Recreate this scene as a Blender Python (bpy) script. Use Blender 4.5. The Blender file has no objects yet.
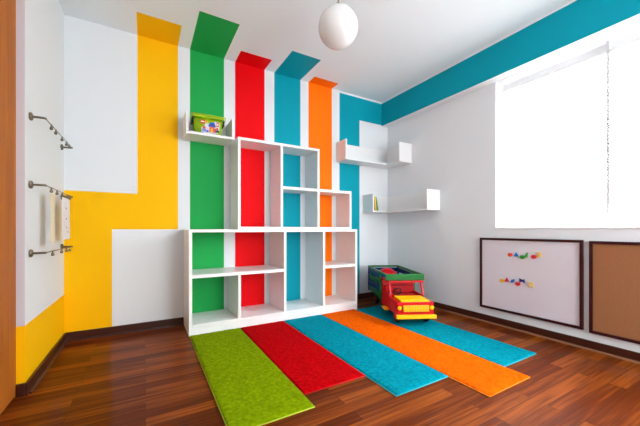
import bpy, bmesh, math, random
from mathutils import Vector, Matrix
random.seed(7)
COL = bpy.context.scene.collection
PI = math.pi

# ------------------------------------------------------------------ colour / materials
def lin(c):
    return tuple(((v/255)/12.92 if v/255 <= .04045 else (((v/255)+.055)/1.055)**2.4) for v in c) + (1,)

def mat(name, rgb, rough=.5, metal=0, spec=.5, bump=0, bscale=200, var=0, vscale=20, coat=0, sheen=0, trans=0):
    m = bpy.data.materials.new(name); m.use_nodes = True
    nt = m.node_tree; b = nt.nodes['Principled BSDF']
    b.inputs['Base Color'].default_value = lin(rgb)
    b.inputs['Roughness'].default_value = rough
    b.inputs['Metallic'].default_value = metal
    b.inputs['Specular IOR Level'].default_value = spec
    b.inputs['Coat Weight'].default_value = coat
    b.inputs['Sheen Weight'].default_value = sheen
    tc = nt.nodes.new('ShaderNodeTexCoord')
    if var:
        n = nt.nodes.new('ShaderNodeTexNoise'); n.inputs['Scale'].default_value = vscale; n.inputs['Detail'].default_value = 5
        nt.links.new(tc.outputs['Object'], n.inputs['Vector'])
        r = nt.nodes.new('ShaderNodeMapRange'); r.inputs['From Min'].default_value = .3; r.inputs['From Max'].default_value = .7
        r.inputs['To Min'].default_value = 1-var; r.inputs['To Max'].default_value = 1+var
        nt.links.new(n.outputs['Fac'], r.inputs['Value'])
        h = nt.nodes.new('ShaderNodeHueSaturation'); h.inputs['Color'].default_value = lin(rgb)
        nt.links.new(r.outputs['Result'], h.inputs['Value']); nt.links.new(h.outputs['Color'], b.inputs['Base Color'])
    if bump:
        n = nt.nodes.new('ShaderNodeTexNoise'); n.inputs['Scale'].default_value = bscale; n.inputs['Detail'].default_value = 3
        nt.links.new(tc.outputs['Object'], n.inputs['Vector'])
        bp = nt.nodes.new('ShaderNodeBump'); bp.inputs['Strength'].default_value = bump; bp.inputs['Distance'].default_value = .01
        nt.links.new(n.outputs['Fac'], bp.inputs['Height']); nt.links.new(bp.outputs['Normal'], b.inputs['Normal'])
    return m

def wood(name, c1, c2, rough=.4, scale=(1, 12, 12), coat=0):
    m = bpy.data.materials.new(name); m.use_nodes = True
    nt = m.node_tree; b = nt.nodes['Principled BSDF']
    tc = nt.nodes.new('ShaderNodeTexCoord'); mp = nt.nodes.new('ShaderNodeMapping'); mp.inputs['Scale'].default_value = scale
    n = nt.nodes.new('ShaderNodeTexNoise'); n.inputs['Scale'].default_value = 3; n.inputs['Detail'].default_value = 6; n.inputs['Distortion'].default_value = .6
    r = nt.nodes.new('ShaderNodeValToRGB'); r.color_ramp.elements[0].color = lin(c1); r.color_ramp.elements[1].color = lin(c2)
    r.color_ramp.elements[0].position = .3; r.color_ramp.elements[1].position = .7
    nt.links.new(tc.outputs['Object'], mp.inputs['Vector']); nt.links.new(mp.outputs['Vector'], n.inputs['Vector'])
    nt.links.new(n.outputs['Fac'], r.inputs['Fac']); nt.links.new(r.outputs['Color'], b.inputs['Base Color'])
    b.inputs['Roughness'].default_value = rough; b.inputs['Coat Weight'].default_value = coat
    return m

def floor_material():
    m = bpy.data.materials.new('cherry_floorboards'); m.use_nodes = True
    nt = m.node_tree; b = nt.nodes['Principled BSDF']; L = nt.links.new
    tc = nt.nodes.new('ShaderNodeTexCoord')
    br = nt.nodes.new('ShaderNodeTexBrick')
    br.offset = .37; br.offset_frequency = 2; br.squash = 1
    br.inputs['Color1'].default_value = (0, 0, 0, 1); br.inputs['Color2'].default_value = (1, 1, 1, 1)
    br.inputs['Mortar'].default_value = (.5, .5, .5, 1)
    br.inputs['Scale'].default_value = 1; br.inputs['Mortar Size'].default_value = .0009
    br.inputs['Brick Width'].default_value = .85; br.inputs['Row Height'].default_value = .072
    br.inputs['Bias'].default_value = 0
    L(tc.outputs['Object'], br.inputs['Vector'])
    mp = nt.nodes.new('ShaderNodeMapping'); mp.inputs['Scale'].default_value = (1.3, 30, 1)
    L(tc.outputs['Object'], mp.inputs['Vector'])
    # shift the grain plank by plank
    add = nt.nodes.new('ShaderNodeVectorMath'); add.operation = 'ADD'
    mul = nt.nodes.new('ShaderNodeVectorMath'); mul.operation = 'SCALE'; mul.inputs['Scale'].default_value = 37
    L(br.outputs['Color'], mul.inputs[0]); L(mp.outputs['Vector'], add.inputs[0]); L(mul.outputs[0], add.inputs[1])
    n = nt.nodes.new('ShaderNodeTexNoise'); n.inputs['Scale'].default_value = 2; n.inputs['Detail'].default_value = 6; n.inputs['Distortion'].default_value = .25
    L(add.outputs[0], n.inputs['Vector'])
    mixf = nt.nodes.new('ShaderNodeMath'); mixf.operation = 'MULTIPLY_ADD'; mixf.inputs[1].default_value = .34
    L(br.outputs['Color'], mixf.inputs[0])
    g = nt.nodes.new('ShaderNodeMath'); g.operation = 'MULTIPLY'; g.inputs[1].default_value = .8
    L(n.outputs['Fac'], g.inputs[0]); L(g.outputs[0], mixf.inputs[2])
    r = nt.nodes.new('ShaderNodeValToRGB'); cr = r.color_ramp
    cr.elements[0].position = .12; cr.elements[0].color = lin((58, 20, 4))
    cr.elements[1].position = .9; cr.elements[1].color = lin((160, 82, 24))
    e = cr.elements.new(.5); e.color = lin((96, 38, 7))
    L(mixf.outputs[0], r.inputs['Fac'])
    mm = nt.nodes.new('ShaderNodeMix'); mm.data_type = 'RGBA'; mm.inputs['B'].default_value = lin((40, 16, 9))
    L(br.outputs['Fac'], mm.inputs['Factor']); L(r.outputs['Color'], mm.inputs['A'])
    L(mm.outputs['Result'], b.inputs['Base Color'])
    b.inputs['Roughness'].default_value = .38
    b.inputs['Coat Weight'].default_value = .13; b.inputs['Coat Roughness'].default_value = .07
    b.inputs['Specular IOR Level'].default_value = .05
    wv = nt.nodes.new('ShaderNodeTexNoise'); wv.inputs['Scale'].default_value = 9; wv.inputs['Detail'].default_value = 2
    L(tc.outputs['Object'], wv.inputs['Vector'])
    bp = nt.nodes.new('ShaderNodeBump'); bp.inputs['Strength'].default_value = .05; bp.inputs['Distance'].default_value = .01
    L(wv.outputs['Fac'], bp.inputs['Height']); L(bp.outputs['Normal'], b.inputs['Normal'])
    return m

M = {}
M['white_wall'] = mat('white_wall_paint', (229, 233, 236), .6, spec=.2, bump=.03, bscale=120)
M['yellow'] = mat('yellow_wall_paint', (253, 190, 0), .6, spec=.12)
M['green'] = mat('green_wall_paint', (34, 164, 78), .6, spec=.12)
M['red'] = mat('red_wall_paint', (236, 0, 12), .6, spec=.12)
M['teal'] = mat('teal_wall_paint', (0, 154, 172), .6, spec=.12)
M['orange'] = mat('orange_wall_paint', (255, 118, 0), .6, spec=.12)
M['ceiling'] = mat('white_ceiling_paint', (238, 246, 250), .7)
M['laminate'] = mat('white_laminate', (238, 238, 238), .3)
M['trimwhite'] = mat('white_gloss_trim', (240, 240, 242), .35)
M['jamb'] = mat('pale_jamb_paint', (204, 199, 205), .6, spec=.2)
M['floor'] = floor_material()
M['baseboard'] = wood('dark_baseboard_wood', (50, 18, 10), (70, 28, 14), .35, (1, 1, 14))
M['quarter'] = wood('light_quarter_round_wood', (120, 78, 56), (138, 92, 66), .3, (1, 1, 14))
M['door'] = wood('orange_veneer', (160, 82, 4), (186, 104, 10), .6, (6, 6, .6))
M['frame'] = mat('mahogany_frame', (52, 8, 14), .4, spec=.3)
M['board'] = mat('whiteboard_enamel', (220, 214, 222), .22)
M['cork'] = mat('cork', (158, 104, 64), .9, var=.14, vscale=160, bump=.3, bscale=220)
M['steel'] = mat('brushed_steel', (150, 145, 138), .3, metal=1)
M['darksteel'] = mat('dark_steel', (126, 116, 102), .35, metal=1)
M['alu'] = mat('window_frame_white', (235, 236, 238), .4)
M['greyalu'] = mat('grey_window_mullion', (222, 224, 228), .5)
M['globe'] = mat('opal_glass_globe', (232, 230, 228), .25, coat=.2)
M['cream'] = mat('cream_paper', (228, 214, 186), .8)
M['greycloth'] = mat('grey_paper', (190, 188, 184), .8)
M['paper'] = mat('white_paper', (232, 232, 238), .8)
M['pinkink'] = mat('pink_ink', (206, 140, 160), .8)
M['toyred'] = mat('toy_red_paint', (196, 0, 16), .35, spec=.25)
M['toyyellow'] = mat('toy_yellow_paint', (252, 194, 0), .4, spec=.25)
M['toyyellow2'] = mat('toy_grille_yellow', (224, 176, 20), .4)
M['toygreen'] = mat('toy_green_paint', (8, 104, 36), .35, spec=.25)
M['toyblue'] = mat('toy_blue_paint', (8, 42, 104), .35, spec=.25)
M['rubber'] = mat('black_rubber', (16, 16, 18), .5)
M['lime'] = mat('lime_plastic', (150, 190, 0), .4)
M['limelid'] = mat('lime_lid_plastic', (160, 200, 0), .4)
M['blackpl'] = mat('black_plastic', (22, 24, 26), .4)

def rug_mat(name, rgb):
    m = mat(name, rgb, .95, spec=.04, var=.26, vscale=50, bump=1, bscale=300)
    return m
M['rug_lime'] = rug_mat('lime_pile', (134, 160, 0))
M['rug_red'] = rug_mat('red_pile', (196, 0, 8))
M['rug_teal'] = rug_mat('teal_pile', (0, 150, 170))
M['rug_orange'] = rug_mat('orange_pile', (255, 104, 0))
M['lit_edge_lime'] = mat('lime_painted_edge_light', (176, 192, 50), .9)  # rug edge tones, with the light they catch painted in
M['lit_edge_red'] = mat('red_painted_edge_light', (186, 20, 22), .9)
M['lit_edge_teal'] = mat('teal_painted_edge_light', (60, 180, 194), .9)
M['lit_edge_orange'] = mat('orange_painted_edge_light', (255, 140, 30), .9)

def slat_mat():
    m = bpy.data.materials.new('white_blind_slats'); m.use_nodes = True
    nt = m.node_tree; b = nt.nodes['Principled BSDF']; out = nt.nodes['Material Output']
    b.inputs['Base Color'].default_value = lin((240, 240, 240)); b.inputs['Roughness'].default_value = .5
    t = nt.nodes.new('ShaderNodeBsdfTranslucent'); t.inputs['Color'].default_value = (.9, .9, .9, 1)
    mx = nt.nodes.new('ShaderNodeMixShader'); mx.inputs['Fac'].default_value = .24
    nt.links.new(b.outputs[0], mx.inputs[1]); nt.links.new(t.outputs[0], mx.inputs[2]); nt.links.new(mx.outputs[0], out.inputs['Surface'])
    return m
M['slat'] = slat_mat()
def emit(name, rgb, s):
    m = bpy.data.materials.new(name); m.use_nodes = True; nt = m.node_tree
    for n in list(nt.nodes):
        if n.type != 'OUTPUT_MATERIAL': nt.nodes.remove(n)
    e = nt.nodes.new('ShaderNodeEmission'); e.inputs['Color'].default_value = rgb + (1,); e.inputs['Strength'].default_value = s
    nt.links.new(e.outputs[0], nt.nodes['Material Output'].inputs['Surface']); return m
DAY = 17.0
M['daylight'] = emit('frosted_daylight_pane', (.95, .985, 1.0), DAY)
M['fill_glow'] = emit('added_fill_pane_rear', (.95, .985, 1.0), 11.5)  # glow of the added, unseen fill window

# ------------------------------------------------------------------ mesh helpers
def bx(bm, x0, x1, y0, y1, z0, z1, bev=0):
    v = [bm.verts.new(p) for p in ((x0,y0,z0),(x1,y0,z0),(x1,y1,z0),(x0,y1,z0),(x0,y0,z1),(x1,y0,z1),(x1,y1,z1),(x0,y1,z1))]
    fs = [bm.faces.new([v[i] for i in q]) for q in ((3,2,1,0),(4,5,6,7),(0,1,5,4),(1,2,6,5),(2,3,7,6),(3,0,4,7))]
    if bev:
        es = list({e for f in fs for e in f.edges})
        bmesh.ops.bevel(bm, geom=es, offset=bev, segments=2, affect='EDGES', profile=.5)
def tube(bm, pts, r, n=10, cap=True):
    pts = [Vector(p) for p in pts]; rings = []
    rr = r if isinstance(r, (list, tuple)) else [r]*len(pts)
    up = Vector((0, 0, 1))
    for i, p in enumerate(pts):
        t = (pts[min(i+1, len(pts)-1)] - pts[max(i-1, 0)]).normalized()
        a = t.cross(up)
        if a.length < .05: a = t.cross(Vector((1, 0, 0)))
        a.normalize(); b = t.cross(a)
        rings.append([bm.verts.new(p + rr[i]*(math.cos(2*PI*k/n)*a + math.sin(2*PI*k/n)*b)) for k in range(n)])
    for i in range(len(rings)-1):
        for k in range(n): bm.faces.new((rings[i][k], rings[i][(k+1) % n], rings[i+1][(k+1) % n], rings[i+1][k]))
    if cap: bm.faces.new(rings[0][::-1]); bm.faces.new(rings[-1])
def lathe(bm, prof, n=32, mtx=None):
    rings = []; mtx = mtx or Matrix()
    for r, z in prof:
        if r < 1e-5: rings.append([bm.verts.new(mtx @ Vector((0, 0, z)))])
        else: rings.append([bm.verts.new(mtx @ Vector((r*math.cos(2*PI*k/n), r*math.sin(2*PI*k/n), z))) for k in range(n)])
    for a, b in zip(rings, rings[1:]):
        for k in range(n):
            l = [a[k % len(a)], a[(k+1) % len(a)], b[(k+1) % len(b)], b[k % len(b)]]
            u = []
            for v in l:
                if v not in u: u.append(v)
            if len(u) > 2: bm.faces.new(u)
def prism(bm, poly, axis, a, b):
    def P(u, v, w):
        return (w, u, v) if axis == 'x' else ((u, w, v) if axis == 'y' else (u, v, w))
    A = [bm.verts.new(P(u, v, a)) for u, v in poly]; B = [bm.verts.new(P(u, v, b)) for u, v in poly]
    bm.faces.new(A); bm.faces.new(B[::-1])
    for i in range(len(poly)): bm.faces.new((A[i], B[i], B[(i+1) % len(poly)], A[(i+1) % len(poly)]))
def obj(name, bm, m, parent=None, smooth=False, label=None):
    bmesh.ops.recalc_face_normals(bm, faces=bm.faces[:])
    me = bpy.data.meshes.new(name); bm.to_mesh(me); bm.free()
    for x in (m if isinstance(m, list) else [m]): me.materials.append(M[x])
    if smooth:
        for p in me.polygons: p.use_smooth = True
    o = bpy.data.objects.new(name, me); COL.objects.link(o)
    if parent: o.parent = parent
    if label: o['label'] = label
    return o
def box(name, c, m, parent=None, bev=0, label=None):
    bm = bmesh.new(); bx(bm, *c, bev=bev); return obj(name, bm, m, parent, label=label)
def tag(o, label, cat, group=None):
    o['label'] = label; o['category'] = cat
    if group: o['group'] = group
    return o
def thing(name, label, cat, loc=(0, 0, 0), rz=0, group=None):
    o = bpy.data.objects.new(name, None); COL.objects.link(o); o.empty_display_size = .1
    o.location = loc; o.rotation_euler = (0, 0, rz); return tag(o, label, cat, group)
def struct(o): o['kind'] = 'structure'; return o
def copy_tree(o, parent=None):
    c = o.copy(); COL.objects.link(c)
    if parent: c.parent = parent
    for ch in list(o.children): copy_tree(ch, c)
    return c

# ------------------------------------------------------------------ room
XL, XR, YB, YF, H = -.538, 2.746, 2.981, -1.7, 2.5
BX, BZ = 2.643, 2.19           # face and underside of the beam above the window
struct(box('floor', (XL-.3, XR+.25, YF-.1, YB+.12, -.1, 0), 'floor'))

STR = [(-.058, .254, 'yellow', .315), (.353, .656, 'green', .563), (.762, 1.064, 'red', .214), (1.171, 1.476, 'teal', .45), (1.576, 1.885, 'orange', .142)]
MATS = ['white_wall', 'yellow', 'green', 'red', 'teal', 'orange']
def paint_back(x, z):
    for x0, x1, c, l in STR:
        if x0 < x < x1:
            if c == 'yellow' and z < .857: break
            return c
    if z < 1.158 and x < .254:
        if z > .857 or x < -.235: return 'yellow'
        return 'white_wall'
    if x > 1.991 and z < 2.478:
        if x < 2.288 or z > 2.203: return 'teal'
    return 'white_wall'
def paint_left(y, z): return 'yellow' if z < .36 else 'white_wall'
def grid_wall(name, us, vs, P, fn, back):
    bm = bmesh.new(); V = {}
    def g(i, j, k):
        if (i, j, k) not in V: V[(i, j, k)] = bm.verts.new(P(us[i], vs[j], k))
        return V[(i, j, k)]
    for i in range(len(us)-1):
        for j in range(len(vs)-1):
            f = bm.faces.new((g(i,j,0), g(i+1,j,0), g(i+1,j+1,0), g(i,j+1,0)))
            f.material_index = MATS.index(fn((us[i]+us[i+1])/2, (vs[j]+vs[j+1])/2))
            bm.faces.new((g(i,j,back), g(i+1,j,back), g(i+1,j+1,back), g(i,j+1,back)))
    nu, nv = len(us)-1, len(vs)-1
    for i in range(nu):
        for j in (0, nv): bm.faces.new((g(i,j,0), g(i+1,j,0), g(i+1,j,back), g(i,j,back)))
    for j in range(nv):
        for i in (0, nu): 
            f = bm.faces.new((g(i,j,0), g(i,j+1,0), g(i,j+1,back), g(i,j,back)))
            if i == 0: f.material_index = MATS.index(fn((us[0]+us[1])/2, (vs[j]+vs[j+1])/2))
    return struct(obj(name, bm, MATS))
us = sorted({XL-.1, XL, -.235, XR, XR+.1} | {v for s in STR for v in s[:2]} | {1.991, 2.288})
grid_wall('wall_back', us, [0, .857, 1.158, 2.203, 2.478, H], lambda u, v, k: (u, YB+k, v), paint_back, .1)
grid_wall('wall_left', [2.115, YB], [0, .36, H], lambda u, v, k: (XL-k, u, v), paint_left, .1)
struct(box('wall_left', (XL-.1, XL, YF, 1.24, 0, H), 'white_wall'))
struct(box('wall_left', (XL-.1, XL, 1.24, 2.115, 2.12, H), 'white_wall'))
struct(box('wall_front', (XL-.1, 1.1, YF-.1, YF, 0, H), 'white_wall'))
struct(box('wall_front', (2.6, XR, YF-.1, YF, 0, H), 'white_wall'))
struct(box('wall_front', (1.1, 2.6, YF-.1, YF, 0, .12), 'white_wall'))
struct(box('wall_front', (1.1, 2.6, YF-.1, YF, 2.3, H), 'white_wall'))
# right wall around the window
WY0, WY1, WZ0, WZ1 = -.66, 1.572, .862, BZ
T = .2
struct(box('wall_right', (XR, XR+T, YF, WY0, 0, H), 'white_wall'))
struct(box('wall_right', (XR, XR+T, WY1, YB, 0, H), 'white_wall'))
struct(box('wall_right', (XR, XR+T, WY0, WY1, 0, WZ0), 'white_wall'))
struct(box('wall_right', (XR, XR+T, WY0, WY1, WZ1, H), 'white_wall'))
# beam: teal face with a thin unpainted line along the ceiling
bm = bmesh.new()
bx(bm, BX, XR, YF, YB, BZ, H)
f0 = [f for f in bm.faces if abs(f.calc_center_median().x-BX) < 1e-4]
bmesh.ops.bisect_plane(bm, geom=bm.verts[:]+bm.edges[:]+bm.faces[:], plane_co=(0, 0, 2.478), plane_no=(0, 0, 1))
bm.normal_update()
for f in bm.faces:
    c = f.calc_center_median()
    f.material_index = 1 if abs(c.x-BX) < 1e-3 and c.z < 2.478 else 0
struct(obj('trim_1', bm, ['white_wall', 'teal']))
# ceiling with the stripes running over it
bm = bmesh.new()
cm = ['ceiling', 'yellow', 'green', 'red', 'teal', 'orange']
outline = [(XL-.3, YB+.1), (XL-.3, YF-.1), (XR+.2, YF-.1), (XR+.2, YB+.1)]
for x0, x1, c, l in reversed(STR):
    outline += [(x1, YB+.1), (x1, YB-l), (x0, YB-l), (x0, YB+.1)]
vs = [bm.verts.new((x, y, H)) for x, y in outline]; bm.faces.new(vs)
for x0, x1, c, l in STR:
    f = bm.faces.new([bm.verts.new(p) for p in ((x0, YB+.1, H), (x1, YB+.1, H), (x1, YB-l, H), (x0, YB-l, H))]); f.material_index = cm.index(c)
bx(bm, XL-.3, XR+.2, YF-.1, YB+.1, H+.002, H+.1)
struct(obj('ceiling', bm, cm))

# door in the left wall (wood veneer), its jamb is the wall end
d = struct(box('door_1', (XL-.075, XL-.034, 1.26, 2.113, .012, 2.115), 'door'))
bm = bmesh.new(); tube(bm, [(XL-.034, 1.33, 1.0), (XL+.01, 1.33, 1.0), (XL+.015, 1.36, 1.0), (XL+.015, 1.45, 1.0)], .009); obj('door_handle', bm, 'steel', d, True)
bm = bmesh.new()
prism(bm, [(1.24, 0), (1.24, 2.12), (2.115, 2.12), (2.115, 2.1155), (1.2575, 2.1155), (1.2575, 0)], 'x', XL-.1, XL-.001)
struct(obj('trim_2', bm, 'jamb'))
bm = bmesh.new()
bx(bm, XL-.1, XL-.001, 2.1135, 2.1149, .36, 2.5)
struct(obj('trim_3', bm, 'jamb'))
struct(box('trim_4', (XL-.1, XL-.0765, 1.26, 2.1, 0, 2.11), 'blackpl'))

# baseboards
BB, BT = .066, .014
def base(side, c): return struct(box('baseboard_'+side, c, 'baseboard', bev=.002))
base('back', (XL, .300-.001, YB-BT, YB, 0, BB)); base('back', (1.966, XR, YB-BT, YB, 0, BB))
base('left', (XL, XL+BT, 2.101, YB-BT, 0, BB)); base('left', (XL-.033, XL, 2.101, 2.1135, 0, BB)); base('left', (XL, XL+BT, YF, 1.24, 0, BB))
base('right', (XR-BT, XR, YF, YB-BT, 0, BB)); base('front', (XL+BT, XR-BT, YF, YF+BT, 0, BB))
def qr(side, pts, ax, a, b, m='baseboard'):
    bm = bmesh.new(); prism(bm, pts, ax, a, b); struct(obj('trim_%d' % side, bm, m))
qr(5, [(XR-BT, 0), (XR-BT-.012, 0), (XR-BT-.011, .006), (XR-BT-.006, .011), (XR-BT, .012)], 'y', YF+BT, YB-BT, 'quarter')
qr(6, [(XL+BT, 0), (XL+BT+.012, 0), (XL+BT+.011, .006), (XL+BT+.006, .011), (XL+BT, .012)], 'y', 2.12, YB-BT)
qr(7, [(YB-BT, 0), (YB-BT-.012, 0), (YB-BT-.011, .006), (YB-BT-.006, .011), (YB-BT, .012)], 'x', XL+BT+.013, .299)

# window, plus the added fill window behind the camera
FX = XR+.118
bm = bmesh.new()
ww = .045
ys = [WY1, .826, .08, WY0]
bx(bm, FX, FX+.05, WY0, WY1, WZ0, WZ0+ww); bx(bm, FX, FX+.05, WY0, WY1, WZ1-.074, WZ1)
for y in ys:
    y0 = min(max(y-ww/2, WY0), WY1-ww); bx(bm, FX, FX+.05, y0, y0+ww, WZ0+ww, WZ1-.074)
w = struct(obj('window_1', bm, 'alu'))
for y in (.826, .08): box('mullion', (FX-.044, FX-.001, y-.008, y+.008, WZ0+.0125, WZ1-.005), 'greyalu', w)
box('window_pane', (FX+.02, FX+.03, WY0, WY1, WZ0, WZ1), 'daylight', w)
box('window_sill', (XR-.006, FX, WY0, WY1, WZ0-.001, WZ0+.012), 'trimwhite', w, bev=.003)
box('window_reveal', (XR+.001, FX, WY1-.004, WY1, WZ0+.012, WZ1), 'trimwhite', w)
box('window_lintel', (XR+.001, FX, WY0, WY1-.004, WZ1-.004, WZ1), 'trimwhite', w)
bm = bmesh.new()
for a, b, c, e in ((1.1, 2.6, .12, .16), (1.1, 2.6, 2.26, 2.3), (1.1, 1.14, .16, 2.26), (2.56, 2.6, .16, 2.26), (1.83, 1.87, .16, 2.26)): bx(bm, a, b, YF-.08, YF-.03, c, e)
fill_win = struct(obj('fill_window', bm, 'alu'))  # unseen window added behind the camera to give soft fill
box('window_pane', (1.1, 2.6, YF-.06, YF-.05, .12, 2.3), 'fill_glow', fill_win)  # glowing pane of the added window, the fill light itself

# venetian blinds
def blind(y1, y0, label, first=None):
    t = thing('venetian_blind', label, 'blind', (FX-.03, (y0+y1)/2, WZ0+.013), 0, 'white venetian blinds at the window')
    hw = (y1-y0)/2-.0095; top = 2.122-(WZ0+.013)
    box('head_rail', (-.02, .02, -hw, hw, top-.022, top), 'alu', t, bev=.003)
    bm = bmesh.new(); n = 58; sp = (top-.06)/n; a = math.radians(52)
    for i in range(n):
        z = .03+i*sp; c, s = math.cos(a)*.0125, math.sin(a)*.0125
        v = [bm.verts.new(p) for p in ((-c, -hw, z-s), (-c, hw, z-s), (0, hw, z+.0012), (0, -hw, z+.0012), (c, hw, z+s), (c, -hw, z+s))]
        bm.faces.new((v[0], v[1], v[2], v[3])); bm.faces.new((v[3], v[2], v[4], v[5]))
    obj('slats', bm, 'slat', t)
    box('bottom_rail', (-.012, .012, -hw, hw, .004, .02), 'alu', t, bev=.003)
    for s in (-.7, .7):
        bm = bmesh.new(); tube(bm, [(-.016, s*hw, .01), (-.016, s*hw, top-.03)], .0008, 5); obj('ladder_cord', bm, 'alu', t)
    return t
blind(1.566, .826, 'white venetian blind on the far part of the window, nearest the corner shelves')
blind(.826, .08, 'white venetian blind at the right edge of the photo, above the cork board')
blind(.08, WY0+.004, 'white venetian blind nearest the camera, past the near end of the cork board')

# ------------------------------------------------------------------ bookcases
PT = .024
bc = thing('bookcase', 'wide low white open bookcase standing on the floor, five compartments', 'bookcase', (.300, 2.60, 0))
W, D, Ht = 1.665, YB-2.60-.001, .857
def bpart(p, n, c, bev=.0015): return box(n, c, 'laminate', p, bev=bev)
bpart(bc, 'side_panel', (0, PT, 0, D, .066, Ht-PT)); bpart(bc, 'side_panel', (W-PT, W, 0, D, .066, Ht-PT))
bpart(bc, 'top_panel', (0, W, 0, D, Ht-PT, Ht))
pn = bpart(bc, 'plinth', (0, W, .001, D, 0, .0625)); box('plinth_spacer', (.006, W-.006, .008, D-.006, .0625, .066), 'laminate', pn); bpart(bc, 'bottom_panel', (PT, W-PT, 0, D, .066, .066+PT))
d1, d2, d3 = .392, .818, 1.240; zb = .066+PT; ms = .463
bpart(bc, 'shelf_board', (PT, d2, 0, D, ms, ms+.027)); bpart(bc, 'divider', (d1, d1+PT, 0, D, zb, ms))
bpart(bc, 'divider', (d2, d2+PT, 0, D, zb, Ht-PT)); bpart(bc, 'divider', (d3, d3+PT, 0, D, zb, Ht-PT))
bpart(bc, 'shelf_board', (d3+PT, W-PT, 0, D, ms, ms+.027))
uc = thing('bookcase', 'tall stepped white bookcase standing on top of the wide low bookcase', 'bookcase', (.718, 2.705, Ht))
D2 = YB-2.705-.001; W2 = 1.965-.718; zt = 1.687-Ht; zs = 1.248-Ht; a1, a2 = .410, .818
bpart(uc, 'bottom_panel', (0, W2, 0, D2, 0, PT))
bpart(uc, 'side_panel', (0, PT, 0, D2, PT, zt-PT)); bpart(uc, 'side_panel', (W2-PT, W2, 0, D2, PT, zs))
bpart(uc, 'top_panel', (0, a2+PT, 0, D2, zt-PT, zt))
bpart(uc, 'divider', (a1, a1+PT, 0, D2, PT, zt-PT)); bpart(uc, 'divider', (a2, a2+PT, 0, D2, PT, zs)); bpart(uc, 'side_panel', (a2, a2+PT, 0, D2, zs+.027, zt-PT))
bpart(uc, 'shelf_board', (a1+PT, a2+PT, 0, D2, zs, zs+.027)); bpart(uc, 'top_panel', (a2+PT, W2, 0, D2, zs, zs+.027))

# wall shelves
ws = thing('wall_shelf', 'short white open-topped box shelf on the green stripe, holding the lime tub', 'wall shelf', (.292, 2.735, 1.662))
w_, d_, h_ = .4, YB-2.735-.001, .186
bpart(ws, 'side_panel', (0, .02, 0, d_, .022, h_)); bpart(ws, 'side_panel', (w_-.02, w_, 0, d_, .022, h_))
bpart(ws, 'bottom_panel', (0, w_, 0, d_, 0, .022)); bpart(ws, 'back_panel', (.02, w_-.02, d_-.015, d_, .022, h_))
def corner_shelf(x0, y0, z0, h, label):
    dd = .2; t = thing('corner_shelf', label, 'corner shelf', (XR, YB, z0), 0, 'white corner shelves')
    X0, Y0 = x0-XR, y0-YB; e = -.001; th = .02
    bm = bmesh.new(); prism(bm, [(X0, e), (X0, -dd), (-dd, -dd), (-dd, Y0), (e, Y0), (e, e)], 'z', 0, th); obj('bottom_panel', bm, 'laminate', t)
    bpart(t, 'side_panel', (X0, X0+th, -dd, e, th, h)); bpart(t, 'side_panel', (-dd, e, Y0, Y0+th, th, h))
    bpart(t, 'back_panel', (X0+th, e, -.015, e, th, h)); bpart(t, 'back_panel', (-.015, e, Y0+th, -.015, th, h))
    return t
corner_shelf(1.940, 2.566, 1.645, .228, 'upper white corner shelf reaching across the teal stripe, empty')
corner_shelf(2.333, 2.168, 1.063, .218, 'lower white corner shelf with thin books at its left end')

# books in the lower corner shelf, leaning to the left panel
bx0 = 2.333+.02; bz = 1.083
for i, (c, h, th, lean, nm, q) in enumerate([((96, 60, 30), .168, .012, .02, 'brown', 'standing against the left panel'), ((246, 196, 10), .162, .014, .10, 'yellow', 'leaning between the brown and the green book'),
        ((40, 130, 60), .164, .010, .17, 'green', 'leaning between the yellow and the pale blue book'), ((150, 205, 210), .166, .006, .20, 'pale blue', 'leaning at the right end of the row')]):
    M['cover_'+nm] = mat('cover_'+nm.replace(' ', '_'), c, .45)
    t = thing('book', 'thin %s book %s, lower corner shelf' % (nm, q), 'book', (bx0+.0005+[0, .0175, .040, .0525][i]+h*math.sin(lean), 2.79, bz+th*math.sin(lean)+.0003), 0, 'books on the lower corner shelf')
    t.rotation_euler = (0, -lean, 0)
    # local: spine faces the room (-y); lean pivots about the foot
    b = bmesh.new(); bx(b, 0, th, .004, .12, .003, h-.003); obj('pages', b, 'paper', t)
    b = bmesh.new(); bx(b, 0, .0012, 0, .124, 0, h); bx(b, th-.0012, th, 0, .124, 0, h); bx(b, .0012, th-.0012, 0, .003, 0, h); obj('cover', b, 'cover_'+nm, t)
    t.location.x = bx0+.001+[0, .0165, .0365, .0545][i]+h*math.sin(lean)*1.0
    t.location.x = bx0+.001+h*math.sin(lean)*1.0+[0, .0125, .0275, .0385][i]

# ------------------------------------------------------------------ lime tub with handle
tb = thing('toy_tub', 'lime green plastic toy tub with black handle and colourful picture label', 'tub', (.482, 2.848, 1.6845), math.radians(-2))
tb.scale = (.92, .92, .95)
def frustum(b, w0, d0, w1, d1, z0, z1):
    v = [b.verts.new(p) for z, w, dd in ((z0, w0, d0), (z1, w1, d1)) for p in ((-w/2, -dd/2, z), (w/2, -dd/2, z), (w/2, dd/2, z), (-w/2, dd/2, z))]
    for q in ((3,2,1,0),(4,5,6,7),(0,1,5,4),(1,2,6,5),(2,3,7,6),(3,0,4,7)): b.faces.new([v[i] for i in q])
b = bmesh.new(); frustum(b, .225, .15, .262, .18, 0, .150); bmesh.ops.bevel(b, geom=b.edges[:], offset=.012, segments=3, affect='EDGES'); obj('tub_body', b, 'lime', tb, True)
b = bmesh.new(); bx(b, -.142, .142, -.1, .1, .150, .176, bev=.009); bx(b, -.12, .12, -.08, .08, .176, .181, bev=.002); obj('lid', b, 'limelid', tb)
for s in (-1, 1):
    b = bmesh.new(); bx(b, min(s*.132, s*.15), max(s*.132, s*.15), -.06, .05, .108, .149, bev=.004); obj('latch', b, 'blackpl', tb)
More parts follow.
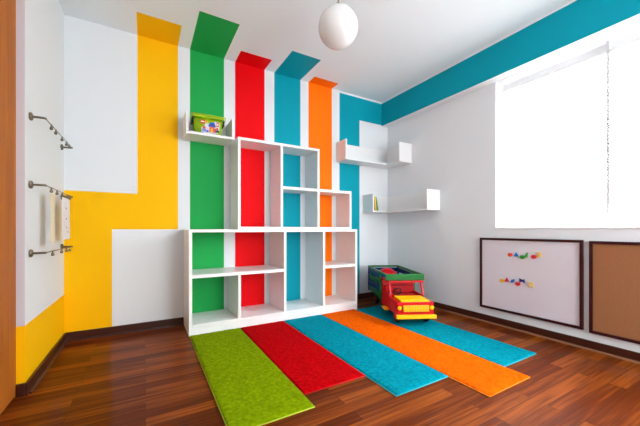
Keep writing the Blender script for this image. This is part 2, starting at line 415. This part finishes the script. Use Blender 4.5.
b = bmesh.new(); tube(b, [(-.1465, -.031, .135), (-.153, -.07, .150), (-.15, -.108, .168), (0, -.112, .170), (.15, -.108, .168), (.153, -.07, .150), (.1465, -.031, .135)], .006, 8); obj('handle', b, 'limelid', tb, True)
# label picture on the front face (the face leans: y = -.075 - .1*z)
def fy(z): return -.0755-.1*z
def patch(b, poly, off=0):
    A = [b.verts.new((x, fy(z)-.002-off, z)) for x, z in poly]; B = [b.verts.new((x, fy(z)+.002, z)) for x, z in poly]
    b.faces.new(A); b.faces.new(B[::-1])
    for i in range(len(poly)): b.faces.new((A[i], B[i], B[(i+1) % len(poly)], A[(i+1) % len(poly)]))
def lab(poly, c, off):
    k = 'ink_%d_%d_%d' % c
    if k not in M: M[k] = mat(k, c, .5)
    b = bmesh.new(); patch(b, poly, off); return k, b
R4 = lambda x0, x1, z0, z1: [(x0, z0), (x1, z0), (x1, z1), (x0, z1)]
def circ(x, z, r, n=10): return [(x+r*math.cos(2*PI*k/n), z+r*math.sin(2*PI*k/n)) for k in range(n)]
lb = bmesh.new(); keys = ['ink']; 
M['ink'] = mat('label_grey', (206, 214, 222), .5)
patch(lb, [(-.062, .018), (-.02, .012), (.03, .014), (.088, .02), (.098, .055), (.098, .12), (.055, .13), (.03, .1), (-.03, .1), (-.04, .07), (-.065, .06)], 0)
lo = obj('picture_label', lb, 'ink', tb)
for i, (poly, c) in enumerate([(R4(-.072, -.034, .095, .128), (222, 20, 24)), (R4(-.066, -.040, .107, .117), (250, 240, 235)), (R4(-.03, -.006, .104, .122), (250, 205, 20)), (R4(-.024, -.012, .109, .116), (60, 50, 30)),
        ([(-.006, .075), (.066, .075), (.05, .116), (.012, .112)], (24, 74, 176)), (R4(.006, .05, .025, .074), (236, 96, 54)), (R4(.02, .036, .025, .06), (250, 200, 40)),
        (R4(-.058, -.022, .024, .05), (120, 140, 220)), (circ(-.04, .06, .013), (226, 56, 60)), (R4(-.02, .0, .022, .04), (60, 90, 190)),
        (R4(.070, .092, .082, .118), (220, 60, 80)), (circ(.08, .1, .008), (250, 220, 180)), (R4(.066, .094, .03, .05), (40, 60, 70)), (circ(.078, .062, .010), (220, 50, 40)), (R4(.052, .064, .026, .062), (214, 40, 44))]):
    k, b = lab(poly, c, .0006+.0004*i)
    M[k] = M[k]; obj('picture_patch', b, k, lo)

# ------------------------------------------------------------------ rugs
def rug(x0, x1, y0, y1, m, lit_m, label):
    cx, cy = (x0+x1)/2, (y0+y1)/2; hw, hl = (x1-x0)/2-.003, (y1-y0)/2
    t = thing('rug', label, 'rug', (cx, cy, 0), 0, 'coloured strip rugs laid side by side')
    b = bmesh.new(); nx, ny = 48, int(hl*2/.0083); th = .015; V = []
    for i in range(nx+1):
        col = []
        for j in range(ny+1):
            u, v = -hw+2*hw*i/nx, -hl+2*hl*j/ny
            e = min(hw-abs(u), hl-abs(v)); z = th*(1-.35*math.exp(-e/.006))
            jx = 0 if e < .001 else 1
            col.append(b.verts.new((u, v, z+random.uniform(-.0013, .0013)*jx)))
        V.append(col)
    for i in range(nx):
        for j in range(ny): b.faces.new((V[i][j], V[i+1][j], V[i+1][j+1], V[i][j+1]))
    ring = [V[i][0] for i in range(nx+1)]+[V[nx][j] for j in range(1, ny+1)]+[V[i][ny] for i in range(nx-1, -1, -1)]+[V[0][j] for j in range(ny-1, 0, -1)]
    low = [b.verts.new((v.co.x, v.co.y, .001)) for v in ring]
    for i in range(len(ring)): k = (i+1) % len(ring); b.faces.new((ring[i], low[i], low[k], ring[k]))
    b.faces.new(low)
    obj('pile', b, m, t, True)
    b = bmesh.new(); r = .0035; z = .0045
    tube(b, [(-hw, -hl, z), (hw, -hl, z), (hw, hl, z), (-hw, hl, z), (-hw, -hl, z)], r, 6); obj('lit_edge', b, lit_m, t, True)  # thin tube whose colour paints the light caught along the rug edge
    return t
rug(.303, .706, 1.268, 2.595, 'rug_lime', 'lit_edge_lime', 'lime green strip rug, leftmost of the rugs')
rug(.706, 1.110, 1.390, 2.595, 'rug_red', 'lit_edge_red', 'red strip rug between the lime green and a teal rug')
rug(1.110, 1.518, 1.142, 2.595, 'rug_teal', 'lit_edge_teal', 'teal strip rug between the red and the orange rug')
rug(1.518, 1.920, .900, 2.595, 'rug_orange', 'lit_edge_orange', 'orange strip rug between the two teal rugs')
rug(1.920, 2.322, 1.050, 2.575, 'rug_teal', 'lit_edge_teal', 'teal strip rug under the toy truck, rightmost of the rugs')

# ------------------------------------------------------------------ boards and magnets
def board(y0, y1, z0, z1, mface, face, name, label, cat):
    t = thing(name, label, cat, (XR, (y0+y1)/2, z0)); hy = (y1-y0)/2; h = z1-z0; w = .02
    b = bmesh.new()
    for c in ((-hy, hy, 0, w), (-hy, hy, h-w, h), (-hy, -hy+w, w, h-w), (hy-w, hy, w, h-w)): bx(b, -.022, -.001, *c, bev=.002)
    obj('frame', b, 'frame', t); box(face, (-.012, -.002, -hy+w, hy-w, w, h-w), mface, t)
board(.934, 1.708, .133, .780, 'board', 'writing_surface', 'whiteboard', 'whiteboard in a dark red-brown frame with small coloured magnets', 'whiteboard')
board(.126, .900, .124, .775, 'cork', 'cork_panel', 'cork_board', 'brown cork board in a dark red-brown frame, below the window', 'cork board')
f_, h0, c0 = 302., .857, math.radians(30.05)
def on_right(px, py, X):
    u = (px-320)/f_; dx, dy = math.sin(c0)+u*math.cos(c0), math.cos(c0)-u*math.sin(c0); s = X/dx
    return dy*s, h0-(py-229.4)*s/f_
MG = [('round', 510.3, 254.8, (232, 72, 40), 'orange-red oval magnet, leftmost of the upper row'), ('tri', 516.4, 254.5, (30, 110, 190), 'blue triangular magnet in the upper row'),
      ('round', 522.4, 257.1, (50, 150, 40), 'green oval magnet in the upper row, beside the blue triangle'), ('leaf', 526.8, 254.9, (60, 160, 60), 'thin green magnet, third from right in the upper row'),
      ('round', 533.9, 256.9, (216, 24, 50), 'red oval magnet in the upper row, below the pale yellow one'), ('arc', 538.5, 254.7, (240, 196, 90), 'pale yellow curved magnet, rightmost of the upper row'),
      ('round', 502.1, 280.5, (240, 180, 60), 'yellow oval magnet, leftmost of the lower row'), ('tri', 507.0, 279.7, (210, 30, 70), 'crimson triangular magnet in the lower row, beside the yellow oval'),
      ('para', 512.7, 281.0, (30, 110, 200), 'blue slanted magnet in the lower row'), ('round', 517.8, 283.9, (222, 24, 40), 'red oval magnet in the lower row, between the two blue ones'),
      ('bow', 522.3, 280.7, (24, 28, 110), 'navy bow-shaped magnet in the lower row'), ('arc', 530.8, 284.6, (238, 200, 96), 'pale yellow curved magnet, rightmost of the lower row')]
for sh, px, py, c, lbl in MG:
    y, z = on_right(px, py, XR-.012); s = .021
    k = 'mag_%d_%d_%d' % c
    if k not in M: M[k] = mat('magnet_plastic', c, .35)
    # polygon in (v, w): v runs to the viewer's right (= -y)
    P = {'round': [(s*math.cos(a*PI/8), .8*s*math.sin(a*PI/8)) for a in range(16)],
         'tri': [(-s, -.8*s), (s, -.8*s), (.1*s, s)], 'leaf': [(-.35*s, -s), (.35*s, -s), (.45*s, s), (.1*s, s), (-.45*s, 0)],
         'para': [(-s, -s*.8), (.4*s, -s*.5), (s, .9*s), (-.3*s, .6*s)],
         'bow': [(-s, -.9*s), (0, -.25*s), (s, -.9*s), (.8*s, .7*s), (0, .4*s), (-s, .9*s)],
         'arc': [(-.8*s, -.9*s), (.9*s, -.9*s), (1.0*s, .2*s), (.4*s, s), (-.8*s, .9*s), (-.6*s, .45*s), (.1*s, .3*s), (.3*s, -.35*s), (-.7*s, -.4*s)]}[sh]
    b = bmesh.new(); prism(b, [(-v, w_2) for v, w_2 in P], 'x', -.0075, 0)
    es = [e for e in b.edges if all(v.co.x < -.007 for v in e.verts)]
    bmesh.ops.bevel(b, geom=es, offset=.002, segments=2, affect='EDGES')
    o = obj('magnet', b, k); o.location = (XR-.0122, y, z); tag(o, lbl+' on the whiteboard', 'magnet', 'magnets on the whiteboard')

# ------------------------------------------------------------------ wall rails with clips
def rail(z, label, clips):
    y0, y1, off = 2.185, 2.886, .064
    t = thing('clip_rail', label, 'wall rail', (XL, (y0+y1)/2, z), 0, 'steel clip rails on the left wall'); hl = (y1-y0)/2
    for s in (-1, 1):
        b = bmesh.new(); mt = Matrix.Translation((.001, s*hl, 0)) @ Matrix.Rotation(PI/2, 4, 'Y')
        lathe(b, [(0, 0), (.021, 0), (.022, .004), (.020, .010), (.009, .014), (0, .014)], 20, mt); obj('rosette', b, 'darksteel', t, True)
        b = bmesh.new(); tube(b, [(.012, s*hl, 0), (off-.012, s*hl, .001), (off-.003, s*(hl-.003), .001), (off, s*(hl-.012), .001)], .0062, 10); obj('arm', b, 'darksteel', t, True)
    b = bmesh.new(); tube(b, [(off, -hl+.012, .001), (off, hl-.012, .001)], .0028, 8); obj('rod', b, 'steel', t, True)
    for cy in clips:
        b = bmesh.new(); y = cy-(y0+y1)/2
        lathe(b, [(.0, -.028), (.007, -.027), (.009, -.018), (.004, -.008), (.0045, .004), (0, .005)], 10, Matrix.Translation((off, y, 0)))
        obj('clip', b, 'darksteel', t, True)
rail(1.465, 'highest of the three steel clip rails on the left wall', [2.31, 2.41, 2.57, 2.70, 2.78])
rail(1.098, 'middle steel clip rail on the left wall, with papers clipped to it', [2.31, 2.44, 2.58, 2.72, 2.80])
rail(.728, 'lowest of the three steel clip rails on the left wall', [2.34, 2.56, 2.70, 2.80])
def sheet(name, y0, y1, z0, z1, m, label, cat, x=.064, slant=0):
    b = bmesh.new(); n = 8; F = []; 
    for k in range(n+1):
        v = k/n; yy = y0+(y1-y0)*v; bow = .004*math.sin(PI*v)
        F.append([(x+bow, yy+slant, z0), (x+bow*.5, yy, z1)])
    A = [[b.verts.new(p) for p in c] for c in F]; B = [[b.verts.new((p[0]-.0012, p[1], p[2])) for p in c] for c in F]
    for k in range(n):
        b.faces.new((A[k][0], A[k+1][0], A[k+1][1], A[k][1])); b.faces.new((B[k][1], B[k+1][1], B[k+1][0], B[k][0]))
        b.faces.new((A[k][0], B[k][0], B[k+1][0], A[k+1][0])); b.faces.new((A[k][1], A[k+1][1], B[k+1][1], B[k][1]))
    b.faces.new((A[0][0], A[0][1], B[0][1], B[0][0])); b.faces.new((A[n][0], B[n][0], B[n][1], A[n][1]))
    o = obj(name, b, m); o.location = (XL, 0, 0); tag(o, label, cat); return o
sheet('paper_sheet', 2.33, 2.44, .775, 1.071, 'cream', 'narrow beige sheet hanging from the middle rail, nearer the door', 'paper sheet', .055)
p2 = sheet('paper_sheet', 2.575, 2.80, .79, 1.071, 'paper', 'white sheet with faint pink marks hanging at the far end of the middle rail', 'paper sheet', .064, .015)
for i, (yy, zz) in enumerate([(2.68, .93), (2.69, .87), (2.67, 1.0), (2.72, .84)]): box('pink_mark', (.0665, .0690, yy-.008, yy+.008, zz-.006, zz+.006), 'pinkink', p2)

# ------------------------------------------------------------------ pendant globe
pc = Vector((1.107, 1.672, 2.195))
pl = thing('pendant_lamp', 'white opal glass globe lamp hanging from the ceiling', 'lamp', tuple(pc))
r = .131
b = bmesh.new(); lathe(b, [(0 if k in (0,) else r*math.sin(PI*k/32), -r*math.cos(PI*k/32)) for k in range(0, 31)]+[(.02, r*.985)], 48); obj('globe', b, 'globe', pl, True)
b = bmesh.new(); lathe(b, [(.0, r*.96), (.026, r*.96), (.026, r+.018), (.012, r+.03), (0, r+.03)], 24); obj('globe_cap', b, 'darksteel', pl, True)
b = bmesh.new(); tube(b, [(0, 0, r+.028), (0, 0, H-pc.z-.02)], .005, 10); obj('stem', b, 'darksteel', pl, True)
b = bmesh.new(); lathe(b, [(0, H-pc.z-.026), (.03, H-pc.z-.024), (.05, H-pc.z-.001), (0, H-pc.z-.001)], 24); obj('ceiling_rose', b, 'trimwhite', pl, True)

# ------------------------------------------------------------------ toy truck (local: -y is the front, x to the viewer's right)
RT = .0165
tr = thing('toy_truck', 'large wooden toy truck, red cab, yellow bonnet and blue slatted bed, on the teal rug', 'toy truck', (2.037, 1.849, RT), math.atan2(-.44, .90))
def tp(n, c, m, par=None, bev=.003): return box(n, c, m, par or tr, bev=bev)
HW = .165
# chassis
tp('chassis', (-.11, .11, .04, .98, .085, .125), 'rubber')
# front body (grille block)
body = tp('bonnet_body', (-HW, HW, .02, .23, .085, .204), 'toyred', bev=.006)
tp('bonnet', (-.128, .128, .024, .225, .2045, .218), 'toyyellow')
gr = tp('grille', (-.115, .115, .0, .0195, .125, .178), 'toyyellow2', bev=.002)
for i in range(9):
    x = -.1+.2*i/8; box('grille_bar', (x-.006, x+.006, -.005, 0, .13, .173), 'toyyellow', gr, bev=.001)
for s in (-1, 1):
    b = bmesh.new(); lathe(b, [(0, 0), (.017, 0), (.019, .008), (.014, .016), (0, .018)], 20, Matrix.Translation((s*.145, .0195, .156)) @ Matrix.Rotation(PI/2, 4, 'X')); obj('headlight', b, 'toyyellow', tr, True)
tp('bumper', (-HW-.012, HW+.012, -.012, .0195, .066, .098), 'toyyellow', bev=.004)
# cab: floor, sides, seat, posts, roof
tp('cab_side', (-HW, -HW+.018, .231, .50, .075, .218), 'toyred'); tp('cab_side', (HW-.018, HW, .231, .50, .075, .218), 'toyred')
tp('cab_floor', (-HW+.019, HW-.019, .231, .50, .126, .14), 'toyred')
tp('seat', (-HW+.02, HW-.02, .36, .48, .141, .20), 'toyred'); tp('seat_back', (-HW+.02, HW-.02, .445, .475, .201, .272), 'toyred')
tp('cab_back', (-HW+.001, HW-.001, .480, .499, .219, .333), 'toyred')
for s in (-1, 1):
    b = bmesh.new(); v = []
    for (y, z) in ((.228, .2185), (.25, .2185), (.285, .333), (.263, .333)): v.append((y, z))
    prism(b, v, 'x', s*HW-(.016 if s > 0 else 0), s*HW+(0 if s > 0 else .016)); obj('windshield_post', b, 'toyred', tr)

tp('cab_roof', (-HW-.006, HW+.006, .255, .505, .333, .349), 'toyred')
b = bmesh.new(); mt = Matrix.Translation((-.07, .30, .245)) @ Matrix.Rotation(math.radians(-60), 4, 'X')
n = 20
tube(b, [mt @ Vector((.038*math.cos(2*PI*k/n), .038*math.sin(2*PI*k/n), 0)) for k in range(n+1)], .006, 8); tube(b, [mt @ Vector((-.036, 0, 0)), mt @ Vector((.036, 0, 0))], .004, 6); tube(b, [mt @ Vector((0, 0, 0)), (-.07, .236, .20)], .005, 6)
obj('steering_wheel', b, 'blackpl', tr, True)
for s in (-1, 1):
    tp('side_step', (min(s*.166, s*.205), max(s*.166, s*.205), .26, .36, .075, .09), 'toyyellow', bev=.002)
# wheels
for y in (.125, .82):
    for s in (-1, 1):
        b = bmesh.new(); mt = Matrix.Translation((s*.112, y, .058)) @ Matrix.Rotation(s*PI/2, 4, 'Y')
        lathe(b, [(0, 0), (.05, 0), (.058, .006), (.058, .034), (.052, .04), (.03, .04), (.028, .036), (0, .036)], 28, mt); wo = obj('wheel', b, 'rubber', tr, True)
        b = bmesh.new(); lathe(b, [(0, .036), (.024, .0365), (.02, .043), (0, .045)], 20, mt); obj('hub_cap', b, 'toyred', wo, True)
# bed: floor, corner posts, planks with gaps, green top rails
Y0, Y1, BW = .30, 1.04, .187
Y0 = .506
BZ0, BZ1 = .135, .408
tp('bed_floor', (-BW+.02, BW-.02, Y0, Y1-.02, BZ0, BZ0+.018), 'toyblue')
for s in (-1, 1):
    for a, b_ in ((Y0, Y0+.035), (Y1-.035, Y1)): tp('corner_post', (min(s*BW, s*(BW-.018)), max(s*BW, s*(BW-.018)), a, b_, BZ0-.02, BZ1-.02), 'toygreen' if a < .9 else 'toyblue')
    xx = (min(s*(BW-.004), s*(BW-.016)), max(s*(BW-.004), s*(BW-.016)))
    for k in range(4):
        z = BZ0-.005+k*.067
        tp('side_plank', (xx[0], xx[1], Y0+.036, Y1-.036, z, z+.05), 'toyblue' if k % 2 or s > 0 else 'toygreen', bev=.002)
    tp('top_rail', (min(s*(BW+.002), s*(BW-.022)), max(s*(BW+.002), s*(BW-.022)), Y0-.2, Y1, BZ1-.0195, BZ1), 'toygreen')
tp('front_board', (-BW-.002, BW+.002, Y0-.225, Y0-.205, BZ1-.058, BZ1+.002), 'toygreen', bev=.003)
tp('bed_front', (-BW+.02, BW-.02, Y0+.002, Y0+.014, BZ0+.02, BZ1-.03), 'toyblue')
for k in range(4):
    z = BZ0-.005+k*.067; tp('rear_plank', (-BW+.019, BW-.019, Y1-.016, Y1-.004, z, z+.05), 'toyblue', bev=.002)
tp('top_rail', (-BW+.023, BW-.023, Y1-.02, Y1, BZ1-.0195, BZ1), 'toygreen')
b = bmesh.new(); lathe(b, [(.128*math.sin(PI*k/20), -.128*math.cos(PI*k/20)) for k in range(21)], 28)
bl = obj('ball', b, 'toyred', None, True); tag(bl, 'red ball lying inside the bed of the toy truck', 'ball')
mw = Matrix.Translation(tr.location) @ Matrix.Rotation(tr.rotation_euler.z, 4, 'Z')
bl.location = mw @ Vector((-.035, .76, BZ0+.018+.1285))

# ------------------------------------------------------------------ world, camera, view
wd = bpy.data.worlds.new('world'); bpy.context.scene.world = wd; wd.use_nodes = True
wd.node_tree.nodes['Background'].inputs['Color'].default_value = (.8, .88, 1, 1); wd.node_tree.nodes['Background'].inputs['Strength'].default_value = 1
cam = bpy.data.cameras.new('camera'); co = bpy.data.objects.new('camera', cam); COL.objects.link(co)
co.location = (0, 0, .857); co.rotation_euler = (PI/2, 0, -c0)
cam.sensor_width = 36; cam.lens = 36*302/640; cam.shift_y = (229.4-213)/640; cam.clip_start = .02
sc = bpy.context.scene; sc.camera = co
sc.view_settings.view_transform = 'Standard'; sc.view_settings.look = 'None'; sc.view_settings.gamma = 1; sc.view_settings.use_curve_mapping = False
sc.view_settings.exposure = -0.03
